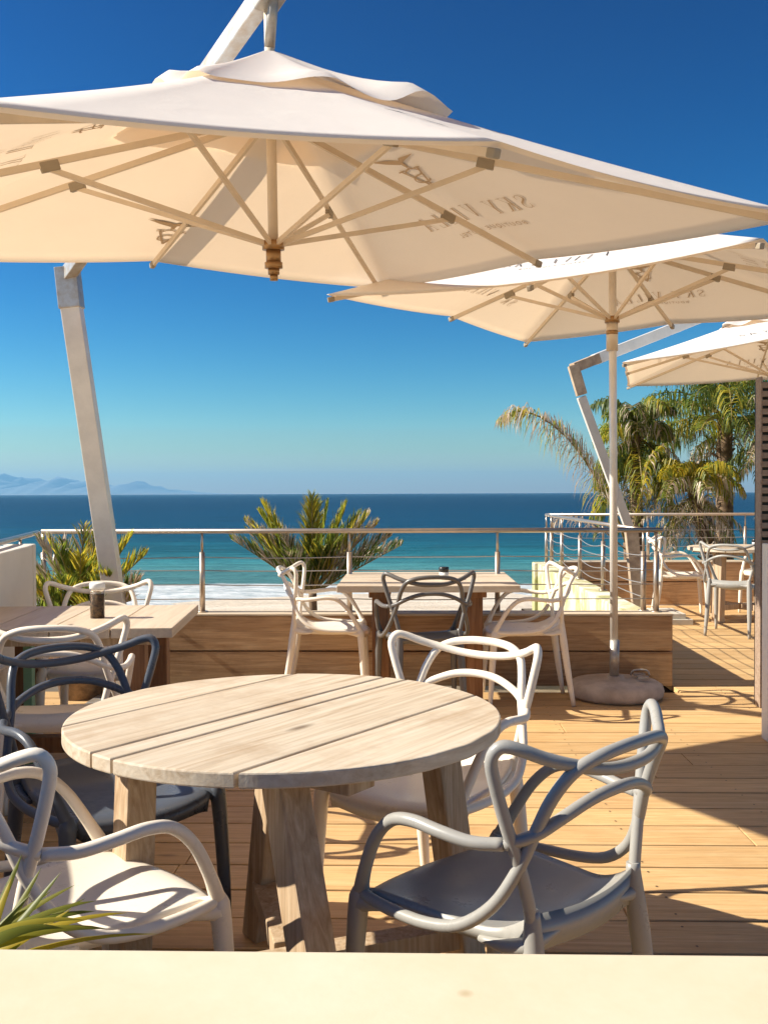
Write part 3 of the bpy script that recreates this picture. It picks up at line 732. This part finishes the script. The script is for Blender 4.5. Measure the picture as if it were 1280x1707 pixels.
tag(u1,'large cream canvas umbrella in the foreground hung from a leaning mast at the left','umbrella')
MB().tube([W1(0,0,-.08),W1(0,0,.94)],.021,16,smooth_path=False).build('pole',M['rib'],u1)
hc=Vector((-.569,4.13,2.328)); top=W1(0,0,.93)
mb=MB(); mb.tube([W1(0,0,-.10),W1(0,0,-.125)],.024,14,smooth_path=False); mb.tube([W1(0,0,-.125),W1(0,0,-.15)],.017,14,smooth_path=False); mb.build('finial',M['bronze'],u1)
el=Vector((-2.05,5.90,2.60)); arm_end=hc+top+Vector((.03,-.06,.08))
dv=(arm_end-el).normalized()
MB().bar(el-hc,arm_end-hc,.065,.088,bev=.006,ext=.02).build('arm',M['galv'],u1)
MB().bar(arm_end-hc-dv*.10+Vector((0,0,-.01)),arm_end-hc+dv*.09,.10,.125,bev=.006).build('arm_head',M['steel_dark'],u1)
MB().tube([W1(0,0,.78),arm_end-hc-Vector((0,0,.03))],.022,16,smooth_path=False).build('swivel',M['steel_dark'],u1)
mb=MB(); mb.bar(Vector((-1.76,6.12,0))-hc,el-hc-Vector((-.02,0,.16)),.115,.085,up=(0,1,0),bev=.005); mb.build('mast',M['alu'],u1)
mb=MB(); mb.bar(el-hc-Vector((-.025,0,.20)),el-hc+Vector((0,0,.045)),.13,.10,up=(0,1,0),bev=.004); mb.build('mast_elbow',M['galv'],u1)
MB().box(-.22,-.22,0,.22,.22,.02,.004).build('mast_foot',M['galv'],u1,loc=tuple(Vector((-1.76,6.12,0))-hc))
# centre-pole umbrella
u2,W2,n2=umbrella('parasol','',(1.262,6.262,2.375),(.004,.0,1),R(12.3),1.19,.45,.21,.27,.76,.64,{5:-.12,6:-.03},rs={4:1.07},sides=[(1,.70,1.0,1.12,0),(3,.80,1.06,None,0),(5,.72,1.0,1.12,0),(7,.62,1.0,1.13,0)],seed=5,vent=.34)
tag(u2,'cream canvas parasol on a straight pole set in a concrete base','umbrella')
MB().tube([Vector((.010,-.02,-2.10)),Vector((0,0,.60))],.024,18,smooth_path=False).build('pole',M['alu'],u2)
MB().tube([Vector((0,0,-.02)),Vector((0,0,-.20))],.036,18,smooth_path=False).build('collar',M['rib'],u2)
# far cantilever umbrella
h3=Vector((3.86,10.72,2.53))
u3,W3,n3=umbrella('cantilever_umbrella','',tuple(h3),(.0,-.03,1),R(32),1.53,.50,.22,.28,.92,.70,{5:.17},sides=[(1,.7,1.0,1.12,0),(3,.7,1.0,1.12,0),(5,.7,1.0,1.12,0),(7,.72,1.0,1.12,0)],seed=9)
tag(u3,'far cream canvas umbrella hung from the mast near the palms','umbrella')
MB().tube([W3(0,0,-.1),W3(0,0,.92)],.021,14,smooth_path=False).build('pole',M['rib'],u3)
el=Vector((1.585,9.75,2.50)); ae=h3+Vector((0,0,.92)); dv=(ae-el).normalized()
MB().bar(el+dv*.30-h3,ae-h3,.085,.105,bev=.005,ext=.04).build('arm',M['alu'],u3)
mb=MB(); mb.bar(el-h3,el+dv*.31-h3,.09,.095,bev=.004); mb.bar(el-h3+Vector((0,0,.03)),el+Vector((.085,0,-.26))-h3,.10,.092,up=(0,1,0),bev=.004); mb.build('mast_elbow',M['worn'],u3)
MB().bar(el+Vector((.08,0,-.28))-h3,Vector((2.19,9.9,.86))-h3,.085,.075,up=(0,1,0),bev=.004).build('mast',M['alu'],u3)
MB().bar(Vector((2.185,9.9,.90))-h3,Vector((2.26,9.9,.108))-h3,.12,.10,up=(0,1,0),bev=.004).build('mast_foot',M['worn'],u3)
# ================================================================ PALMS
def frond(mb,pts,L0,n,rnd,mats=(0,),droop=.3,wid=.012,rach=True,rr=.008,rmi=3,spread=1.0,forward=.6,curl=0,upb=0):
    P=[Vector(p) for p in pts]; 
    def cr(u):
        m_=len(P)-1; i=min(int(u*m_),m_-1); q=u*m_-i
        p1,p2=P[i],P[i+1]; p0=P[i-1] if i>0 else p1*2-p2; p3=P[i+2] if i+2<=m_ else p2*2-p1
        return .5*((2*p1)+(p2-p0)*q+(2*p0-5*p1+4*p2-p3)*q*q+(3*p1-p0-3*p2+p3)*q**3)
    if rach: mb.tube([cr(i/10) for i in range(11)],[rr*(1-.8*i/10) for i in range(11)],6,smooth_path=False,mi=rmi)
    for i in range(n):
        u=.18+.82*(i+.5)/n; c=cr(u); tg=(cr(min(u+.02,1))-cr(max(u-.02,0))).normalized()
        sd=tg.cross(Vector((0,0,1)));
        if sd.length<.05: sd=Vector((1,0,0))
        sd.normalize()
        for s in (-1,1):
            L=L0*(math.sin(math.pi*min(.97,.12+u*.86))**.55)*rnd.uniform(.75,1.15)
            dr=(sd*s*spread*rnd.uniform(.7,1.2)+tg*forward*rnd.uniform(.6,1.3)+Vector((0,0,rnd.uniform(-.25,.35)+upb*rnd.uniform(.5,1.3)))).normalized()
            d2=(dr+Vector((0,0,-droop*rnd.uniform(.6,1.6)))).normalized(); d3=(d2+Vector((0,0,-droop*rnd.uniform(.8,2.4)))+Vector((rnd.uniform(-1,1),rnd.uniform(-1,1),0))*curl).normalized()
            wv=dr.cross(Vector((rnd.uniform(-.6,.6),rnd.uniform(-.6,.6),1))).normalized()*wid*rnd.uniform(.7,1.2)
            a=c; b_=c+dr*L*.33; e=b_+d2*L*.35; g_=e+d3*L*.32
            v=[mb.bm.verts.new(q) for q in (a-wv*.4,a+wv*.4,b_+wv,b_-wv,e+wv*.8,e-wv*.8,g_)]
            mi=rnd.choice(mats)
            for fc in ((0,1,2,3),(3,2,4,5),(5,4,6)):
                ff=mb.bm.faces.new([v[q] for q in fc]); ff.material_index=mi
LM=[M['leaf'],M['leafy'],M['leafd'],M['rachis'],M['leafdark']]
def arc(base,az,el,L,droop,n=6,wig=.0,rnd=random):
    p=Vector(base); pts=[p.copy()]; e=el
    for i in range(n):
        p=p+Vector((math.cos(az)*math.cos(e),math.sin(az)*math.cos(e),math.sin(e)))*(L/n); pts.append(p.copy()); e-=droop/n*(.5+i/n); az+=wig
    return pts
def small_palm(name,loc,label,specs,trunk,seed,leafL=.20,wid=.010,lo=26):
    rnd=random.Random(seed); root=empty(name,loc)
    mb=MB(); mb.tube([(0,0,trunk[0]),(.01,0,(trunk[0]+trunk[1])/2),(0,0,trunk[1])],[trunk[2]*1.1,trunk[2],trunk[2]*.9],12,4); 
    mb.build('trunk',M['bark'],root)
    mb=MB()
    for (az,el,L,dr,ms) in specs:
        frond(mb,arc((0,0,trunk[1]-.03),R(az),R(el),L,R(dr),rnd=rnd),leafL,lo,rnd,ms,droop=.10,wid=wid,rr=.010,spread=.6,forward=.6,upb=.9,curl=.25)
    mb.build('fronds',LM,root); tag(root,label,'palm'); return root
G=(0,0,4,0,1);Y=(1,1,0);D=(2,2,0,4);GD=(0,4,2,0);GY=(0,1,0,4)
small_palm('young_palm',(-.80,8.0,-.28),'young palm with a short trunk behind the railing left of the square table',
  [(180,36,.80,6,(2,4,0,2)),(172,44,.74,4,(2,4,0)),(186,52,.66,4,(0,4,2,2)),(178,57,.80,0,(0,0,1)),(176,60,.85,-3,(1,0,1)),(182,48,.80,2,(0,1,2)),(150,30,.6,10,(2,4)),
   (90,86,.74,0,GY),(80,90,.80,0,(1,1,0)),(10,80,.74,0,G),(2,70,.72,4,(0,0,1)),(20,60,.76,8,GY),(-4,56,.80,6,(0,1,2)),(4,50,.78,10,(2,1,2)),(6,38,.80,6,(2,4,2)),(-10,30,.84,4,(2,4,4)),(30,30,.7,6,(4,2)),(120,60,.42,6,(0,4,2)),(-60,64,.42,10,(0,4,1)),(-120,50,.45,10,(4,2,0)),(-90,74,.42,0,(0,1,4)),(90,80,.78,0,(1,1,0)),(16,70,.78,4,(0,0,1)),(225,60,.6,8,(4,2)),(-40,62,.6,8,(0,4))],(0,.78,.036),4,leafL=.235,lo=64,wid=.0052)
p=small_palm('young_palm',(-2.10,6.22,0),'low bushy palm with yellow leaf tips behind the left slatted table',
  [(185,52,.58,14,(2,0,2)),(165,64,.62,14,(2,2,0)),(130,66,.60,20,(2,4,0)),(200,74,.58,12,(0,1,2)),(95,82,.62,8,(2,0,1)),(60,78,.60,8,(1,1,0)),(40,72,.64,6,Y),(20,62,.64,8,Y),(8,50,.60,12,(1,0,1)),(-10,38,.50,14,(2,4)),(-40,50,.48,24,G),(-90,50,.46,30,G),(-130,46,.48,30,G),(-160,40,.48,24,(0,1)),(175,30,.48,20,(2,2)),(-70,68,.5,20,(0,1)),(-110,72,.52,14,(0,0,4)),(-20,28,.42,20,(2,2,1)),(-60,25,.42,30,(0,1,1)),(-120,22,.42,30,(0,4))],(.0,.50,.045),8,leafL=.20,lo=48,wid=.0058)
MB().lathe([(0,0),(.13,0),(.17,.30),(.185,.31),(.185,.36),(.16,.36),(.15,.33),(0,.33)],seg=28).build('pot',M['bark'],p)
def big_palm(loc,label,seed,Ht,r0,fr,leafL=.38,n=58,dry=0,lean=(0,0),wid=.0095):
    rnd=random.Random(seed); root=empty('palm_tree',loc); tp=Vector((lean[0],lean[1],Ht))
    pts=[Vector((0,0,-.5)),Vector((lean[0]*.2,lean[1]*.2,Ht*.3)),Vector((lean[0]*.6,lean[1]*.6,Ht*.7)),tp]
    mb=MB(); mb.tube(pts,[r0*1.2,r0,r0*.9,r0*.8],12,8)
    for i in range(40):   # old leaf bases
        u=rnd.random(); q=pts[1].lerp(tp,u); az=rnd.uniform(0,6.28); d=Vector((math.cos(az),math.sin(az),rnd.uniform(.5,1.4))).normalized(); mb.bar(q+d*r0*.4,q+d*(r0+rnd.uniform(.03,.10)),.04,.02)
    mb.build('trunk',M['bark'],root)
    mb=MB()
    for (az,el,L,dr,ms) in fr:
        frond(mb,arc(tp,R(az+rnd.uniform(-4,4)),R(el),L,R(dr),7,rnd=rnd),leafL,n,rnd,ms,droop=1.5,wid=wid,rr=.014,spread=.55,forward=.30,curl=.12 if 2 in ms else 0)
    # skirt of dead fronds
    for i in range(dry):
        az=rnd.uniform(0,360); frond(mb,arc(tp-Vector((0,0,rnd.uniform(.05,.35))),R(az),R(rnd.uniform(-50,5)),rnd.uniform(.6,1.1),R(rnd.uniform(60,110)),rnd=rnd),leafL*.75,18,rnd,(2,2,2,0),droop=1.2,wid=.008,rr=.010,curl=.4)
    mb.build('crown',LM,root); tag(root,label,'palm tree','palms behind the far railing'); return root
def ring(n,el,L,dr,ms,off=0,jit=12,seed=1):
    rnd=random.Random(seed); return [(off+i*360/n+rnd.uniform(-jit,jit),el+rnd.uniform(-8,8),L*rnd.uniform(.85,1.12),dr+rnd.uniform(-15,15),rnd.choice(ms)) for i in range(n)]
GM=[(0,0,4,1),(0,4,4),(0,1,0),(0,4,2)]
big_palm((3.02,13.4,-.4),'tall green palm with drooping fronds left of the yellow-green one',21,2.45,.10,ring(9,74,.80,150,GM,10,seed=2)+ring(8,45,.62,150,GM,30,seed=3)+ring(8,-30,1.0,50,GM,0,seed=4)+ring(7,-60,1.4,20,GM,0,seed=14),dry=5)
big_palm((4.45,14.2,-.4),'largest green palm with a broad hanging crown under the far umbrella',22,2.75,.13,ring(11,60,1.7,120,GM,0,seed=5)+ring(12,30,1.8,115,GM,15,seed=6)+ring(11,0,1.6,85,GM,5,seed=7),dry=12,leafL=.42)
big_palm((3.95,12.9,-.4),'short palm with a yellow-green crown over brown dead fronds',23,1.75,.10,ring(9,68,.72,165,[(1,0,1),(0,1)],0,seed=8)+ring(7,30,.80,135,[(1,0,2),(0,2)],20,seed=9),dry=36,leafL=.28,lean=(-.32,0))
big_palm((5.35,13.4,-.4),'palm with dry tattered fronds next to the slatted screen',24,2.2,.11,ring(9,60,1.4,120,[(0,2,4),(0,4),(2,0)],0,seed=10)+ring(9,20,1.4,110,[(0,2),(4,2),(0,4)],20,seed=11),dry=18)
# lone palm whose long frond arches to the left
rnd=random.Random(31); root=empty('palm_tree',(2.75,12.6,-.3)); mb=MB(); mb.tube([(0,0,-.2),(.0,0,.6),(-.02,0,.95)],[.07,.06,.05],10,5); mb.build('trunk',M['bark'],root)
mb=MB()
def rel(*q): return [Vector((x,y,z))-Vector((2.75,12.6,-.3)) for x,y,z in q]
frond(mb,rel((2.72,12.6,.62),(2.55,12.5,1.05),(2.25,12.4,1.55),(1.95,12.35,1.95),(1.6,12.3,2.22),(1.3,12.3,2.30),(1.08,12.3,2.18)),.60,120,rnd,(2,2,2,2,0,1),droop=1.0,wid=.0055,rr=.018,spread=.55,forward=.25,curl=.55)
frond(mb,rel((2.55,12.5,1.05),(2.25,12.4,1.55),(1.95,12.35,1.95),(1.6,12.3,2.22)),.30,60,rnd,(2,2,2),droop=-.2,wid=.006,rach=False,spread=.8,forward=.4,upb=.8,curl=.5)
frond(mb,rel((1.6,12.3,2.22),(1.35,12.3,2.29),(1.08,12.3,2.18)),.26,26,rnd,(1,0,1),droop=.6,wid=.011,rr=.01,spread=.6,forward=.5)
frond(mb,rel((2.72,12.6,.55),(2.4,12.4,.80),(2.1,12.3,.95),(1.85,12.2,.98),(1.7,12.2,.85)),.30,40,rnd,(2,),droop=.7,wid=.006,rr=.010,spread=.6,forward=.3,curl=.5)
frond(mb,rel((2.75,12.6,.6),(2.9,12.6,1.2),(3.0,12.6,1.7),(3.2,12.6,1.9)),.35,40,rnd,(0,2,1),droop=.8,wid=.01,rr=.010)
mb.build('crown',LM,root); tag(root,'dry pale palm frond arching far to the left over the far railing','palm tree','palms behind the far railing')
# spiky leaves beside the camera
rnd=random.Random(5); root=empty('fan_palm',(-.62,.72,0))
MB().lathe([(0,0),(.12,0),(.15,.5),(.165,.51),(.165,.55),(.14,.55),(0,.52)],seg=24).build('pot',M['plaster'],root)
def blade(mb,a,b_,w_,sag,mi):
    a=Vector(a)-Vector((-.62,.72,0)); b_=Vector(b_)-Vector((-.62,.72,0)); d=(b_-a); sd=d.cross(Vector((0,-.55,1))).normalized(); n_=8; rows=[]
    for i in range(n_+1):
        u=i/n_; c=a.lerp(b_,u)+Vector((0,0,sag*4*u*(1-u))); ww=w_*(1-u)**.6*(.45+.55*min(1,u*4)); up=Vector((0,-.3,.25))*ww
        rows.append([mb.bm.verts.new(c-sd*ww),mb.bm.verts.new(c+up*1.1),mb.bm.verts.new(c+sd*ww)])
    for A,B in zip(rows,rows[1:]):
        for k in range(2): ff=mb.bm.faces.new((A[k],A[k+1],B[k+1],B[k])); ff.material_index=mi; ff.smooth=True
mb=MB(); FB=(-.60,1.02,.70)
BL=[]
mb.bm.free()
M_px=lambda x,y,d:((x-685)/1650*d,d,HC-(y-823)/1650*d)
mb=MB(); hb=M_px(-70,1640,1.0)
for (x,y,d,w_,sag,mi) in ((25,1432,1.02,.010,.0,0),(58,1455,1.03,.010,.0,0),(92,1462,1.0,.009,.0,0),(115,1485,1.02,.009,.005,0),(132,1508,1.04,.009,.005,0),(150,1530,1.0,.010,.01,0),(152,1512,.98,.008,.01,0),(205,1532,.97,.008,.012,1),(130,1545,.95,.009,.012,1),(255,1568,.97,.006,.012,1),(170,1560,.96,.010,.01,0),(95,1560,.94,.011,.01,0),(-20,1440,1.0,.01,0,0),(40,1500,1.0,.009,0,0),(75,1495,1.01,.008,0,0),(60,1540,.97,.010,0,0),(110,1525,.98,.009,0,1),(-5,1500,1.02,.010,0,0),(20,1530,.99,.009,0,0),(8,1470,1.0,.010,0,1)):
    blade(mb,M_px(-70+rnd.uniform(-25,25),1610+rnd.uniform(-15,40),d),M_px(x,y,d+.05),w_*.8,sag,mi)
mb.build('leaf_fan',[leafmat('fan_leaf_green',(.14,.17,.02),(.26,.25,.03)),M['leafy']],root)
MB().tube([(0,0,.5),(-.02,.1,.68),M_px(-70,1630,1.0) and (Vector(M_px(-65,1625,1.0))-Vector((-.62,.72,0)))],.008,8,5).build('stem',M['rachis'],root)
tag(root,'spiky fan palm leaves rising behind the ledge in the bottom left corner','plant')
# ---------------------------------------------------------------- air
hz=bpy.data.materials.new('sea_haze'); hz.use_nodes=True; t=hz.node_tree; t.nodes.clear()
o=N(t,'OutputMaterial'); pv=N(t,'VolumePrincipled'); pv.inputs['Color'].default_value=(.30,.66,1,1); pv.inputs['Density'].default_value=.00008; pv.inputs['Anisotropy'].default_value=.2
t.links.new(pv.outputs[0],o.inputs['Volume'])
hb=MB().box(-20500,-3200,-9.5,20500,21500,430).build('haze',hz); tag(hb,kind='stuff')
